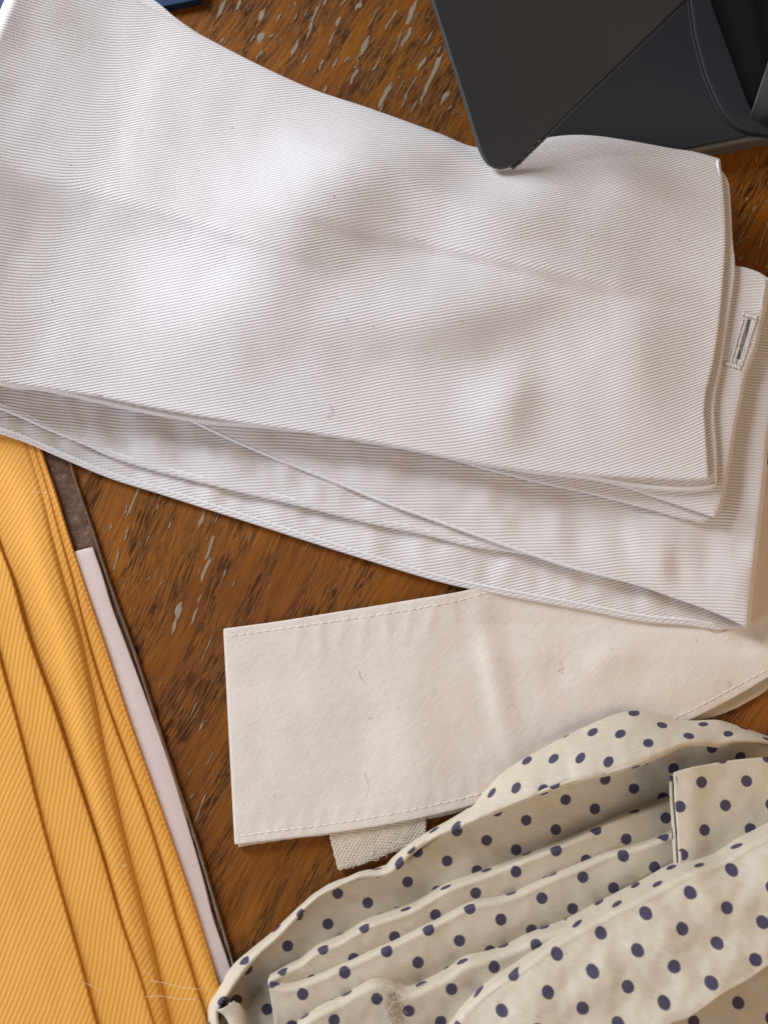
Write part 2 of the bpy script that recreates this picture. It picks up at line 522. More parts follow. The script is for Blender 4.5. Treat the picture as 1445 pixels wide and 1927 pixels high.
# ------------------------------------------------------------------ table
def build_table():
    n = 2
    x0, x1, y0, y1, d = -.9, .9, -.7, .7, .024
    v = [(x0, y0, 0), (x1, y0, 0), (x1, y1, 0), (x0, y1, 0), (x0, y0, -d), (x1, y0, -d), (x1, y1, -d), (x0, y1, -d)]
    f = [(0, 1, 2, 3), (7, 6, 5, 4), (0, 4, 5, 1), (1, 5, 6, 2), (2, 6, 7, 3), (3, 7, 4, 0)]
    t = mesh_obj('tabletop', v, f, M_WOOD, smooth=False)
    t['kind'] = 'structure'
    # flakes of old white paint, thin but real
    fl = []
    z1 = [(175, 45, 90, 22), (260, 25, 70, 16), (375, 75, 75, 30), (460, 85, 50, 12), (635, 80, 170, 20), (540, 235, 110, 20), (610, 160, 90, 12), (780, 10, 40, 20), (855, 25, 65, 24), (755, 105, 60, 22), (720, 190, 90, 12), (930, 80, 90, 10), (1012, 100, 110, 20), (1115, 60, 150, 36), (1090, 185, 90, 30), (1045, 215, 90, 16), (885, 230, 120, 30), (795, 295, 40, 22), (830, 375, 75, 40), (845, 315, 50, 14), (665, 325, 60, 24), (945, 315, 80, 22), (740, 310, 60, 12), (990, 460, 140, 32), (965, 540, 60, 14), (1210, 390, 240, 44), (1170, 310, 90, 20), (1110, 430, 100, 14), (1125, 530, 70, 16), (1285, 475, 80, 24), (1200, 190, 80, 10), (590, 290, 60, 10), (365, 265, 50, 16), (375, 180, 80, 26), (330, 190, 50, 12), (690, 440, 40, 14), (180, 200, 40, 12), (895, 430, 40, 8), (1065, 420, 50, 8), (1080, 500, 60, 12), (1250, 250, 40, 10), (690, 10, 40, 10)]
    fl += [(350 + a / 2.627, b / 2.627, c / 2.627, w / 2.627, 64) for a, b, c, w in z1]
    z2 = [(415, 445, 40, 14), (605, 590, 160, 24), (575, 620, 40, 16), (505, 700, 35, 14), (575, 735, 50, 16), (530, 850, 110, 24), (770, 695, 35, 18), (915, 670, 90, 16), (985, 660, 50, 10), (955, 790, 130, 24), (935, 890, 120, 22), (905, 1030, 60, 12), (1135, 750, 50, 10), (1060, 960, 35, 14), (810, 1090, 90, 26), (790, 1160, 90, 22), (880, 1110, 80, 16), (1390, 790, 40, 12), (725, 570, 30, 8), (545, 530, 60, 8), (1020, 910, 40, 8), (500, 940, 40, 10)]
    fl += [(a / 2.408, 700 + b / 2.408, c / 2.408, w / 2.408, 72) for a, b, c, w in z2]
    z3 = [(1005, 440, 60, 14), (1050, 600, 70, 10), (1000, 850, 140, 14), (950, 670, 30, 10), (960, 790, 40, 8), (970, 350, 90, 10), (800, 235, 40, 10), (1030, 60, 120, 10)]
    fl += [(a / 2.65, 1200 + b / 2.65, c / 2.65, w / 2.65, 64) for a, b, c, w in z3]
    z4 = [(1070, 480, 80, 18), (1050, 930, 120, 18), (1000, 1040, 140, 18), (1150, 1130, 230, 30), (930, 1180, 170, 14), (920, 1370, 50, 14), (1165, 1450, 60, 20)]
    fl += [(1200 + a / 4.816, 200 + b / 4.816, c / 4.816, w / 4.816, 68) for a, b, c, w in z4]
    for _ in range(70):
        r = random.random()
        if r < .6:
            x, y = random.uniform(360, 900), random.uniform(0, 260)
        elif r < .85:
            x, y = random.uniform(130, 480), random.uniform(880, 1300)
        else:
            x, y = random.uniform(1370, 1445), random.uniform(300, 520)
        fl.append((x, y, random.uniform(4, 16), random.uniform(1.5, 4), random.gauss(64, 12)))
    vs, fs = [], []
    for x, y, L, w, ang in fl:
        nseg = 16 if L > 14 else 9
        a = R(ang + random.uniform(-6, 6))
        ca, sa = math.cos(a), -math.sin(a)
        b = len(vs)
        L *= .5; w *= .34
        skew = random.uniform(-.35, .35)
        for zz, sc in ((.00002, 1.0), (.00011, .82)):
            sd = random.random() * 50
            for i in range(nseg):
                th = 2 * math.pi * i / nseg
                nn = noise.noise(Vector((math.cos(th) * 1.7 + x, math.sin(th) * 1.7 + y, 3.3)))
                rr = (1 + .75 * nn) * sc
                lx, ly = math.cos(th) * L * rr, math.sin(th) * w * rr * (1 + .5 * math.cos(th * 2 + x))
                ly += skew * w * math.sin(lx / max(L, 1) * 3)
                p = at(x + lx * ca - ly * sa, y + lx * sa + ly * ca, zz)
                vs.append(p)
        for i in range(nseg):
            j = (i + 1) % nseg
            fs.append([b + i, b + nseg + i, b + nseg + j, b + j])
        fs.append([b + nseg + i for i in range(nseg)])
    o = mesh_obj('paint_flakes', vs, fs, M_PAINT, t, smooth=False)
    o['kind'] = 'stuff'


build_table()


# ------------------------------------------------------------------ white twill sash
def ruled(lower, upper, nu, nv, z, zfun=None, vpow=None):
    """Pixel grid between two edges, raised to height z (mm, scalar or (u,v) array) plus zfun(px, py) in mm."""
    lo, up = spline(lower, nu), spline(upper, nu)
    v = np.linspace(0, 1, nv)
    if vpow is not None:
        v = vpow(v)
    g = lo[:, None, :2] * (1 - v)[None, :, None] + up[:, None, :2] * v[None, :, None]
    zz = np.broadcast_to(np.asarray(z, float), g.shape[:2]).copy()
    if zfun is not None:
        zz = zz + zfun(g[..., 0], g[..., 1])
    return at(g[..., 0], g[..., 1], zz * MM), g


def crease(x, y, cx, cy, ang, L, w_up, w_dn, amp, curv=0.0):
    """Soft ridge through pixel (cx, cy) running at `ang` degrees; w_up and w_dn are the widths of its upper and lower flanks."""
    a = R(ang)
    dx, dy = x - cx, y - cy
    t = dx * math.cos(a) - dy * math.sin(a)
    q = -dx * math.sin(a) - dy * math.cos(a) - curv * (t / L) ** 2
    w = np.where(q > 0, w_up, w_dn)
    return amp * np.exp(-(t / L) ** 2) * np.exp(-(q / w) ** 2)


def lift_left(x):
    """The whole stack rises a little at the left, where it lies on the golden cloth (mm)."""
    return 4.0 * np.clip((230. - x) / 300., 0, 1.6) ** 1.5


def l1_relief(x, y):
    h = np.zeros(x.shape)
    for c in ((230, 368, -17, 360, 170, 60, 1.5), (640, 322, 20, 210, 90, 95, 2.1), (520, 510, 34, 230, 110, 120, 1.6),
              (820, 590, 6, 260, 95, 75, 1.8, 30), (930, 402, -12, 190, 80, 66, 2.0), (1190, 330, -20, 130, 45, 48, .9),
              (955, 775, 78, 90, 70, 46, .7), (1240, 640, 12, 180, 110, 130, .9), (960, 488, -13, 400, 34, 15, .62), (420, 428, -17, 300, 40, 16, .40)):
        h += crease(x, y, *c)
    h -= crease(x, y, 905, 335, -15, 90, 50, 50, .8)
    h += .10 * fnoise(x / 110., y / 110., 1.3, 2)
    h = h * 2.6 + .6
    q = np.clip((1350 - x) / 190., 0, 1)
    return np.maximum(h, .05) * q * q * (3 - 2 * q)


sash = thing('folded_sash', at(650, 640, 0), 'wide white twill sash folded into a flat stack, with a buttonhole at its right', 'sash')

L1_low = [(-225, 600), (-100, 668), (0, 715), (91, 729), (187, 744), (300, 766), (451, 792), (562, 808), (740, 836), (883, 866), (994, 883), (1100, 891), (1219, 897), (1291, 900), (1329, 899)]
L1_up = [(68, -85), (160, -55), (252, 0), (310, 33), (360, 60), (483, 124), (586, 171), (693, 207), (826, 255), (890, 280), (960, 283), (1025, 264), (1077, 258), (1123, 260), (1185, 269), (1262, 283), (1308, 290), (1351, 302)]
L1_right = [(1329, 899), (1324, 821), (1321, 772), (1325, 735), (1337, 687), (1348, 615), (1357, 521), (1361, 450), (1358, 370), (1351, 302)]
L2_right = [(1346, 914), (1344, 835), (1340, 784), (1343, 741), (1353, 693), (1361, 636), (1370, 578), (1379, 507), (1374, 449), (1371, 387), (1366, 340), (1357, 325)]


def end_shape(g, right, ustart=.80):
    """Bend the right end of a pixel grid so that its last row follows the polyline `right`."""
    nu, nv = g.shape[:2]
    r = spline(right, nv)
    delta = r - g[-1]
    u = np.linspace(0, 1, nu)
    w = np.clip((u - ustart) / (1 - ustart), 0, 1) ** 2
    return g + delta[None] * w[:, None, None]


# --- top layer
g0 = ruled(L1_low, L1_up, 300, 130, 0)[1]
g1 = end_shape(g0, L1_right)
vv = np.linspace(0, 1, 130)[None]
z1 = 10.2 + l1_relief(g1[..., 0], g1[..., 1]) * (np.clip(vv / .22, 0, 1) * np.clip((1 - vv) / .16, 0, 1)) ** .6
uu = np.linspace(0, 1, 300)[:, None]
z1 = z1 + 5.0 * np.clip((.20 - uu) / .20, 0, 1) ** 1.5 + lift_left(g1[..., 0])              # the left end lifts
z1 = z1 - .7 * np.clip((vv - .93) / .07, 0, 1) ** 2 + .5 * np.clip((.05 - vv) / .05, 0, 1) ** 2
P1 = at(g1[..., 0], g1[..., 1], z1 * MM)
# roll the left end over and down
nroll = 22
row, nxt = P1[0], P1[6]
o_ = unit((row - nxt) * np.array([1, 1, 0]))
roll = []
rr = 4.0 * MM
for a in np.linspace(170, 8, nroll):
    a = R(a)
    roll.append(row + o_ * rr * math.sin(a) + np.array([0, 0, -1.0]) * rr * (1 - math.cos(a)))
P1 = np.concatenate([np.stack(roll), P1])
sheet('cloth_layer', P1, .95 * MM, M_TWILL, sash, angle=14.5, at_px=(1150, 650))

# --- second layer, just peeking out
L2_low = [(-225, 606), (-100, 676), (0, 722), (91, 735), (187, 756), (300, 780), (400, 796), (492, 803), (617, 816), (740, 835), (883, 868), (994, 887), (1100, 899), (1195, 914), (1267, 921), (1315, 920), (1346, 914)]
L2_up = [(110, -85), (200, -50), (285, 0), (305, 15), (332, 38), (370, 64), (486, 132), (590, 178), (700, 216), (826, 262), (900, 295), (1025, 290), (1123, 285), (1262, 300), (1330, 315), (1357, 325)]
g2 = end_shape(ruled(L2_low, L2_up, 160, 50, 0)[1], L2_right)
P2 = at(g2[..., 0], g2[..., 1], (9.0 + lift_left(g2[..., 0])) * MM)
sheet('cloth_layer', P2, .9 * MM, M_TWILL, sash, angle=13, at_px=(1360, 600))

# --- third and fourth layers: one cloth folded round at the right end, with the buttonhole
L3_low = [(-200, 640), (0, 700), (300, 752), (600, 800), (900, 858), (1040, 888), (1160, 910), (1219, 929), (1279, 949), (1318, 962), (1340, 970)]
L4_low = [(-200, 650), (0, 705), (300, 758), (600, 815), (820, 855), (911, 880), (966, 894), (1049, 914), (1100, 924), (1219, 955), (1291, 975), (1329, 979), (1342, 972)]
L34_up = [(-60, 120), (200, 190), (600, 330), (1000, 440), (1300, 490), (1380, 503), (1402, 507), (1425, 515), (1440, 524)]
L3_right = [(1340, 970), (1351, 937), (1358, 898), (1367, 843), (1376, 789), (1386, 742), (1393, 705), (1399, 688), (1407, 667), (1415, 646), (1421, 615), (1427, 592), (1432, 575), (1436, 552), (1440, 524)]


def hole_mask(g):
    # slit between the lips of the buttonhole
    a, b = np.array([1409., 603.]), np.array([1386., 682.])
    d = b - a
    L = np.linalg.norm(d)
    t = ((g - a) @ d) / L**2
    s = ((g - a) @ np.array([-d[1], d[0]])) / L
    wdt = 5.5 * np.clip(np.sin(np.clip(t, 0, 1) * math.pi), 0, 1)
    return (t > 0) & (t < 1) & (np.abs(s + 1.5) < wdt * (1 + .15 * np.sin(t * 40)))


g3 = end_shape(ruled(L3_low, L34_up, 240, 120, 0)[1], L3_right, .85)
g4 = end_shape(ruled(L4_low, L34_up, 240, 120, 0)[1], L3_right, .85)
v3 = np.linspace(0, 1, 120)[None]
u3 = np.linspace(0, 1, 240)[:, None]
z3 = 7.8 - .3 * np.clip((.06 - v3) / .06, 0, 1) ** 2 + .0 * u3
z4 = 6.2 + .0 * u3 + .0 * v3
P3 = at(g3[..., 0], g3[..., 1], (z3 + lift_left(g3[..., 0])) * MM)
P4 = at(g4[..., 0], g4[..., 1], (z4 + lift_left(g4[..., 0])) * MM)


def fold_join(Pa, Pb, n=9):
    """Join the right-hand ends of a lower sheet Pa and an upper sheet Pb by a rounded fold; returns one grid."""
    A, B = Pa[-1], Pb[-1]
    o = unit((Pb[-1] - Pb[-8]) * np.array([1, 1, 0]))
    mid, half = (A + B) / 2, (B - A) / 2
    r = np.linalg.norm(half, axis=1, keepdims=True)
    rows = []
    for a in np.linspace(-90, 90, n)[1:-1]:
        rows.append(mid + half * math.sin(R(a)) + o * np.minimum(r, .9 * MM) * math.cos(R(a)))
    return np.concatenate([Pa, np.stack(rows), Pb[::-1]])


hm = hole_mask(g3)
P34 = fold_join(P4, P3)
H34 = np.zeros(P34.shape[:2], bool)
H34[-240:] = hm[::-1]
sheet('cloth_layer', P34[247:], .9 * MM, M_TWILL, sash, angle=7, at_px=(1340, 800), hole=H34[247:])
sheet('cloth_layer', P34[:248], .9 * MM, M_TWILL, sash, angle=7, at_px=(1250, 940))

# --- lower stack
L5_low = [(-200, 560), (0, 640), (200, 720), (357, 790), (423, 821), (506, 857), (617, 901), (740, 951), (800, 972), (883, 1002), (994, 1041), (1077, 1068), (1200, 1099), (1267, 1122), (1339, 1148), (1393, 1172), (1400, 1176)]
L5_up = [(-100, 250), (300, 380), (700, 480), (1100, 540), (1380, 570), (1433, 577), (1475, 588)]
L5_right = [(1400, 1176), (1408, 1089), (1419, 993), (1431, 879), (1435, 828), (1445, 767), (1458, 680), (1475, 588)]
L7_low = [(-200, 745), (-80, 785), (0, 813), (50, 830), (112, 857), (208, 897), (300, 926), (406, 960), (500, 990), (666, 1043), (832, 1093), (899, 1108), (1000, 1127), (1100, 1145), (1207, 1166), (1303, 1175), (1351, 1182), (1400, 1178)]
L6_low = [(-200, 700), (-80, 738), (0, 766), (62, 792), (83, 802), (166, 836), (208, 855), (300, 884), (451, 922), (562, 948), (700, 982), (800, 1003), (883, 1024), (966, 1036), (1020, 1046), (1150, 1072), (1300, 1100)]
L6_up = [(-100, 300), (300, 440), (700, 560), (1100, 620), (1340, 640)]
g5 = end_shape(ruled(L5_low, L5_up, 220, 70, 0)[1], L5_right, .85)
g7 = end_shape(ruled(L7_low, L5_up, 220, 70, 0)[1], L5_right, .85)


def low_relief(x, y):
    return .75 * fnoise(x / 75., y / 110., 5.2, 2)


u5 = np.linspace(0, 1, 220)[:, None]
v5 = np.linspace(0, 1, 70)[None]
z5 = 4.5 + low_relief(g5[..., 0], g5[..., 1]) * np.clip((.55 - v5) / .2, 0, 1) * np.clip(v5 / .08, 0, 1) + .5 * np.clip((u5 - .8) / .2, 0, 1) * np.clip((.5 - v5) / .5, 0, 1)
z5 = z5 - .5 * np.clip((.06 - v5) / .06, 0, 1) ** 2
w7 = 1.2 + .8 * fnoise(g7[..., 0] / 55., g7[..., 1] / 90., 2.9, 2) * np.clip((.30 - v5) / .2, 0, 1) * np.clip(v5 / .05, 0, 1)
w7 = np.clip(w7, .6, 1.7)
P5 = at(g5[..., 0], g5[..., 1], (z5 + lift_left(g5[..., 0])) * MM)
P7 = at(g7[..., 0], g7[..., 1], (w7 + lift_left(g7[..., 0])) * MM)
P57 = fold_join(P7, P5)
sheet('cloth_layer', P57[227:], .85 * MM, M_TWILL, sash, angle=5, at_px=(1100, 1000))
sheet('cloth_layer', P57[:228], .85 * MM, M_TWILL, sash, angle=13, at_px=(1120, 1120))
v6 = np.linspace(0, 1, 60)[None]
P6, g6 = ruled(L6_low, L6_up, 200, 60, 2.8, lambda x, y: np.clip(.8 * fnoise(x / 60., y / 100., 7.7, 2), -.5, .5) * np.clip(v6 / .08, 0, 1) + lift_left(x))
sheet('cloth_layer', P6, .85 * MM, M_TWILL, sash, angle=2, at_px=(500, 860))


# --- corded hems along the lower edges
def hem(low, z, r, off=0., u0=0., u1=1., dz=None, n=260):
    s = spline(low, n)[int(u0 * n):int(u1 * n)]
    zz = z + lift_left(s[:, 0]) + (0 if dz is None else dz(np.linspace(u0, u1, len(s))))
    return tube('hem', at(s[:, 0], s[:, 1] + off, zz * MM), r * MM, M_HEM, sash, 8, .85)


lift = lambda u: 5.0 * np.clip((.20 - u) / .20, 0, 1) ** 1.5
hem(L1_low, 10.15, .78, -6, u0=.02, dz=lambda u: lift(u))
hem(L2_low, 9.0, .72, -3, u0=.02)
hem(L4_low, 6.3, .34, -8, u0=.5, u1=.985)
hem(L4_low, 6.05, .38, 0, u0=.5, u1=.99)
hem(L6_low, 2.95, .36, -7, u1=.93)
hem(L6_low, 2.7, .38, 1, u1=.93)
hem(L7_low, 1.25, .36, 0, u1=.98)
hem(L7_low, 1.6, .30, -8, u1=.97)
hem(L5_low, 4.35, .30, -1, u0=.2, u1=.995)
# thin welted right-hand edges of the two top layers
for pl, z in ((L1_right, 10.25), (L2_right, 9.05)):
    s = spline(pl, 120)
    tube('edge_cord', at(s[:, 0] - 1.5, s[:, 1], (z + .12) * MM), .30 * MM, M_HEM, sash, 8)

# --- buttonhole: bar tacks and purl stitching round the slit
bh = thing('buttonhole', at(1395, 645, 8.2 * MM), None, None)
bh.parent = sash
bh.location = Vector(bh.location) - Vector(sash.location)


def zig(a, b, n, w, z, sd):
    t = np.linspace(0, 1, n)
    a, b = np.array(a, float), np.array(b, float)
    d = unit(b - a)
    nrm = np.array([-d[1], d[0]])
    rj = np.random.default_rng(sd)
    p = a + (b - a) * t[:, None] + nrm * (np.where(np.arange(n) % 2, 1, -1) * w * rj.uniform(.7, 1.2, n))[:, None]
    zz = z + rj.uniform(-.05, .12, n)
    q = np.linspace(0, n - 1, n * 5)
    i = np.arange(n)
    return at(np.interp(q, i, p[:, 0]), np.interp(q, i, p[:, 1]), (np.interp(q, i, zz) + .10 * np.sin(q % 1 * math.pi)) * MM)


tubes('purl_stitching', [
    (zig((1397, 600), (1374, 684), 80, 3.0, 8.35, 1), .075 * MM),
    (zig((1403, 603), (1380, 684), 80, 2.6, 8.38, 2), .07 * MM),
    (zig((1421, 602), (1394, 688), 80, 2.6, 8.35, 3), .075 * MM),
    (zig((1417, 603), (1390, 686), 70, 2.2, 8.34, 6), .07 * MM)], M_THREAD, bh, 5)
tubes('bar_tack', [(zig((1396, 590), (1423, 597), 44, 4.5, 8.42, 4), .09 * MM), (zig((1360, 682), (1392, 692), 44, 4.2, 8.42, 5), .09 * MM)], M_THREAD, bh, 5)
tubes('overcast_stitching', [(zig((1439, 528), (1431, 584), 34, 4.0, 8.32, 8), .08 * MM)], M_THREAD, sash, 5)

Pq = ruled([(1372, 694), (1390, 645), (1396, 592)], [(1394, 698), (1412, 650), (1426, 594)], 20, 10, 7.72)[0]
sheet('added_backing', Pq, .15 * MM, M_TWILL, bh, angle=5)  # added backing patch, raised to make the slit lighter

# --- a few stray hairs and specks on the sash
def hair(pts, z, r=.045, n=24):
    s = spline(pts, n)
    return (at(s[:, 0], s[:, 1], z * MM), r * MM)


tubes('stray_hair', [hair([(-20, 795), (0, 788), (22, 784), (40, 786)], 4.6, .05), hair([(157, 741), (175, 742), (195, 747)], 11.4, .04)], M_HAIR, sash)
spk = []
rs = random.Random(11)
for _ in range(15):
    x, y = rs.uniform(60, 1300), rs.uniform(180, 860)
    k = np.argmin((g1[..., 0] - x) ** 2 + (g1[..., 1] - y) ** 2)
    a, L = rs.uniform(0, 6.28), rs.choice([1.5, 2, 4, 9, 14])
    spk.append(hair([(x, y), (x + L * math.cos(a), y + L * math.sin(a)), (x + L * 1.8 * math.cos(a + .7), y + L * 1.8 * math.sin(a + .7))], z1.reshape(-1)[k] + .53, .04 if L > 3 else .07, 8))
tubes('lint', spk, M_LINT, sash, 5)


# ------------------------------------------------------------------ cream band with stitched edges
band = thing('stitched_band', at(800, 1300, 0), 'cream plain cotton band with stitched long edges lying under the white sash', 'cloth band')
B_up = [(423, 1185), (520, 1172), (608, 1158), (774, 1131), (890, 1110), (1020, 1068), (1150, 1018), (1300, 950), (1434, 880), (1560, 810)]
B_low = [(444, 1587), (525, 1577), (620, 1566), (774, 1540), (890, 1513), (1000, 1480), (1140, 1425), (1285, 1359), (1345, 1329), (1400, 1299), (1445, 1272), (1600, 1180)]


def band_relief(x, y):
    h = crease(x, y, 925, 1250, -80, 150, 28, 22, .8, 8)
    h += crease(x, y, 1160, 1225, 38, 110, 30, 34, .6)
    h += crease(x, y, 775, 1390, -85, 130, 60, 60, .7)
    h += crease(x, y, 1005, 1210, -85, 90, 35, 35, .4)
    h += crease(x, y, 600, 1330, 10, 120, 60, 60, .3)
    h -= crease(x, y, 1030, 1430, 25, 160, 50, 50, .8)
    for k in range(9):
        h += crease(x, y, 560 + 42 * k, 1200 - 6.5 * k, 82 + 9 * math.sin(k * 2.), 34, 9, 8, .12)
    for k in range(14):
        h += crease(x, y, 470 + 33 * k, 1566 - 5.6 * k + (k > 9) * (9 - k) * 6, 80 + 12 * math.sin(k * 3.1), 24, 8, 7, .07)
    return h + .25 * fnoise(x / 120., y / 120., 9.1, 2)


def upper_clear(x, y):
    return 0 * x


gb = ruled(B_low, B_up, 260, 90, 0)[1]
vb = np.linspace(0, 1, 90)[None]
zb = 1.7 + np.clip(band_relief(gb[..., 0], gb[..., 1]), -.5, 1.2)
# it passes flat under the sash
und = np.clip((gb[..., 0] - 840) / 120., 0, 1) * np.clip((1235 + .0 * gb[..., 0] - gb[..., 1]) / 60., 0, 1)
zb = zb * (1 - und) + .35 * und
zb = np.maximum(zb, .35)
Pb = at(gb[..., 0], gb[..., 1], zb * MM)
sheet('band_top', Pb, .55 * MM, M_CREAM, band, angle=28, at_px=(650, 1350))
B2_up = [(428, 1186), (520, 1173), (608, 1160), (774, 1133), (890, 1113), (1020, 1075), (1150, 1028), (1300, 960), (1434, 890), (1560, 820)]
B2_low = [(450, 1592), (525, 1580), (620, 1569), (774, 1545), (890, 1521), (1000, 1490), (1160, 1430), (1298, 1361), (1363, 1340), (1410, 1317), (1443, 1296), (1447, 1286)]
B2_up = B2_up[:-1] + [(1440, 900)]
gb2 = ruled(B2_low, B2_up, 160, 24, 0)[1]
Pb2 = at(gb2[..., 0], gb2[..., 1], np.where(gb2[..., 1] < 1200, .25, .55) * MM)
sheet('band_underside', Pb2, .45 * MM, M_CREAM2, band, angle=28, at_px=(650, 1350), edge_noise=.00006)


def stitches(path, zf, every=15.5, r=.10):
    L = 4000
    s = spline(path, L)
    d = np.concatenate([[0], np.cumsum(np.linalg.norm(np.diff(s[:, :2], axis=0), axis=1))])
    out = []
    a = 0.
    while a + every < d[-1]:
        q = np.linspace(a + 1.6, a + every - 1.6, 7)
        x, y = np.interp(q, d, s[:, 0]), np.interp(q, d, s[:, 1])
        k = np.argmin((gb[..., 0] - x[3]) ** 2 + (gb[..., 1] - y[3]) ** 2)
        z0 = zb.reshape(-1)[k] + .25
        out.append((at(x, y, (z0 + .07 * np.sin(np.linspace(0, math.pi, 7))) * MM), r * MM))
        a += every * random.uniform(.92, 1.08)
    return out


st_up = [(432, 1197), (608, 1172), (774, 1147), (885, 1124), (960, 1098)]
st_low = [(452, 1573), (525, 1563), (620, 1551), (774, 1524), (890, 1497), (980, 1468)]
st_low2 = [(1180, 1393), (1267, 1353), (1298, 1338), (1345, 1313), (1400, 1283), (1445, 1259), (1500, 1228)]
tubes('stitching', stitches(st_up, 0) + stitches(st_low, 0) + stitches(st_low2, 0), M_STITCH, band, 6)

# fastener tape sewn under the band
T_low = [(639, 1636), (660, 1630), (690, 1621), (715, 1611), (735, 1603), (765, 1592), (800, 1582)]
T_up = [(618, 1555), (650, 1548), (690, 1538), (740, 1528), (800, 1515)]
Pt, gt = ruled(T_low, T_up, 50, 26, .75)
sheet('fastener_tape', Pt, .7 * MM, M_TAPE, band, angle=-12, at_px=(680, 1590), edge_noise=.00007)
fz = []
for _ in range(90):
    x = random.uniform(645, 800)
    y = 1634 - (x - 640) * .335 + random.uniform(-10, 3)
    a = random.uniform(0, 6.28)
    L = random.uniform(4, 12)
    fz.append(hair([(x, y), (x + L * math.cos(a), y + L * .6 * math.sin(a)), (x + L * math.cos(a + .8) * 1.3, y + L * .7 * math.sin(a + .8))], 1.15, .035, 7))
tubes('frayed_fibres', fz, M_STITCH, band, 4)

lint = []
for pts in ([(674, 1262), (680, 1278), (692, 1290), (703, 1300), (694, 1304)], [(686, 1453), (690, 1468), (694, 1478), (689, 1500)], [(1052, 1245), (1058, 1256), (1050, 1262), (1060, 1268)],
            [(995, 1201), (1004, 1207), (1012, 1213)], [(962, 1324), (966, 1330), (970, 1333)], [(1152, 1220), (1150, 1232)], [(1308, 1202), (1312, 1206), (1308, 1208)], [(690, 1350), (700, 1353)],
            [(515, 1495), (518, 1502)], [(1385, 1290), (1390, 1296)], [(1365, 1280), (1372, 1284), (1368, 1292)]):
    k = np.argmin((gb[..., 0] - pts[0][0]) ** 2 + (gb[..., 1] - pts[0][1]) ** 2)
    lint.append(hair(pts, zb.reshape(-1)[k] + .40, .035, 18))
tubes('lint', lint, M_LINT, band, 5)
tubes('stray_hair', [hair([(1332, 1180), (1340, 1189), (1352, 1191), (1368, 1184)], 2.6, .05)], M_HAIR, band)


# ------------------------------------------------------------------ golden pleated cloth in its sleeve, with the card
sleeve = thing('clear_sleeve', at(60, 1400, 0), 'clear crinkled plastic sleeve under the golden pleated cloth', 'plastic sleeve')
F_right = [(118, 820), (133, 865), (149, 919), (175, 994), (201, 1075), (229, 1155), (250, 1212), (279, 1302), (325, 1445), (374, 1592), (408, 1706), (440, 1811), (480, 1950)]
F_left = [(-500, 820), (-480, 1200), (-440, 1600), (-400, 1950)]
Pf, gf = ruled(F_right, F_left, 90, 30, .28, lambda x, y: .12 * fnoise(x / 25., y / 25., 2.2, 3))
sheet('film', Pf, .06 * MM, M_FILM, sleeve)
s = spline(F_right, 160)
tube('seam', at(s[:, 0] - 1.5, s[:, 1], (.62 + .1 * np.sin(np.arange(160) * .9)) * MM), (.36 + .10 * fnoise(np.arange(160) * .21, 0, 3.)) * MM, M_SEAM, sleeve, 8, .9)

card_r = [(174, 1031), (191, 1080), (210, 1143), (234, 1207), (283, 1340), (321, 1449), (355, 1562), (381, 1653), (400, 1728), (430, 1815), (470, 1950)]
card_l = [(60, 1062), (0, 1200), (20, 1500), (60, 1950)]
Pc, gc = ruled(card_r, card_l, 80, 12, .85)
card = sheet('card', Pc, .5 * MM, M_CARD, None)
prop(card, 'stiff pale pinkish card slipped under the golden pleated cloth', 'card')

ycloth = thing('pleated_cloth', at(100, 1400, 0), 'golden yellow twill cloth laid in long narrow overlapping pleats', 'pleated cloth')
edge_a = [(-95, 800), (-55, 1000), (-28, 1130), (0, 1247), (30, 1358), (68, 1513), (100, 1634), (143, 1789), (177, 1917), (200, 2000)]
edge_b = [(-62, 800), (-30, 930), (0, 1031), (21, 1089), (44, 1173), (63, 1232), (91, 1309), (140, 1457), (189, 1608), (226, 1736), (262, 1842), (287, 1927), (312, 2000)]
edge_c = [(38, 790), (49, 833), (77, 926), (100, 1022), (124, 1112), (149, 1195), (170, 1290), (196, 1415), (226, 1551), (257, 1675), (287, 1792), (317, 1927), (332, 2000)]
edge_d = [(50, 790), (62, 836), (88, 920), (112, 1010), (137, 1100), (163, 1205), (193, 1306), (242, 1445), (287, 1577), (328, 1728), (362, 1842), (389, 1927), (410, 2000)]
edge_e = [(58, 790), (72, 842), (100, 926), (128, 1017), (159, 1113), (196, 1222), (234, 1340), (272, 1449), (317, 1577), (355, 1687), (392, 1804), (413, 1870), (455, 2000)]
pl = [(edge_e, -55, 2.0, .2, 68, .1), (edge_d, -90, 2.85, .05, 68, .1), (edge_c, -120, 3.6, .8, 60, .6), (edge_b, -150, 5.0, .0, 82, .1), (edge_a, -330, 5.85, .1, 70, .1)]
for k, (ed, wid, z, puff, ang, drop) in enumerate(pl):
    left = [(x + wid, y + (30 if wid < -200 else 8)) for x, y in ed]
    nv = 40 if k < 4 else 60

    def zf(x, y, ed=ed):
        return .10 * fnoise(x / 60., y / 140., k * 3.1, 2)
    P, g = ruled(ed, left, 200, nv, z, zf, lambda v: v ** 1.6)
    v = (np.linspace(0, 1, nv) ** 1.6)[None]
    prof = puff * np.exp(-((v - .22) / .20) ** 2) - drop * np.clip((.07 - v) / .07, 0, 1) ** 2
    q = np.clip((g[..., 1] - 835) / 330., 0, 1)
    sq = .30 + .70 * q * q * (3 - 2 * q)                            # pressed flat where the sash lies on it
    P = at(g[..., 0], g[..., 1], (.75 + (z - 1.2 + prof) * sq + zf(g[..., 0], g[..., 1]) * q) * MM)
    mid = ed[len(ed) * 2 // 3]
    sheet('pleat', P, .62 * MM, M_YELLOW, ycloth, angle=ang, at_px=(mid[0] + wid * .12, mid[1]))
s = spline(edge_e, 200)
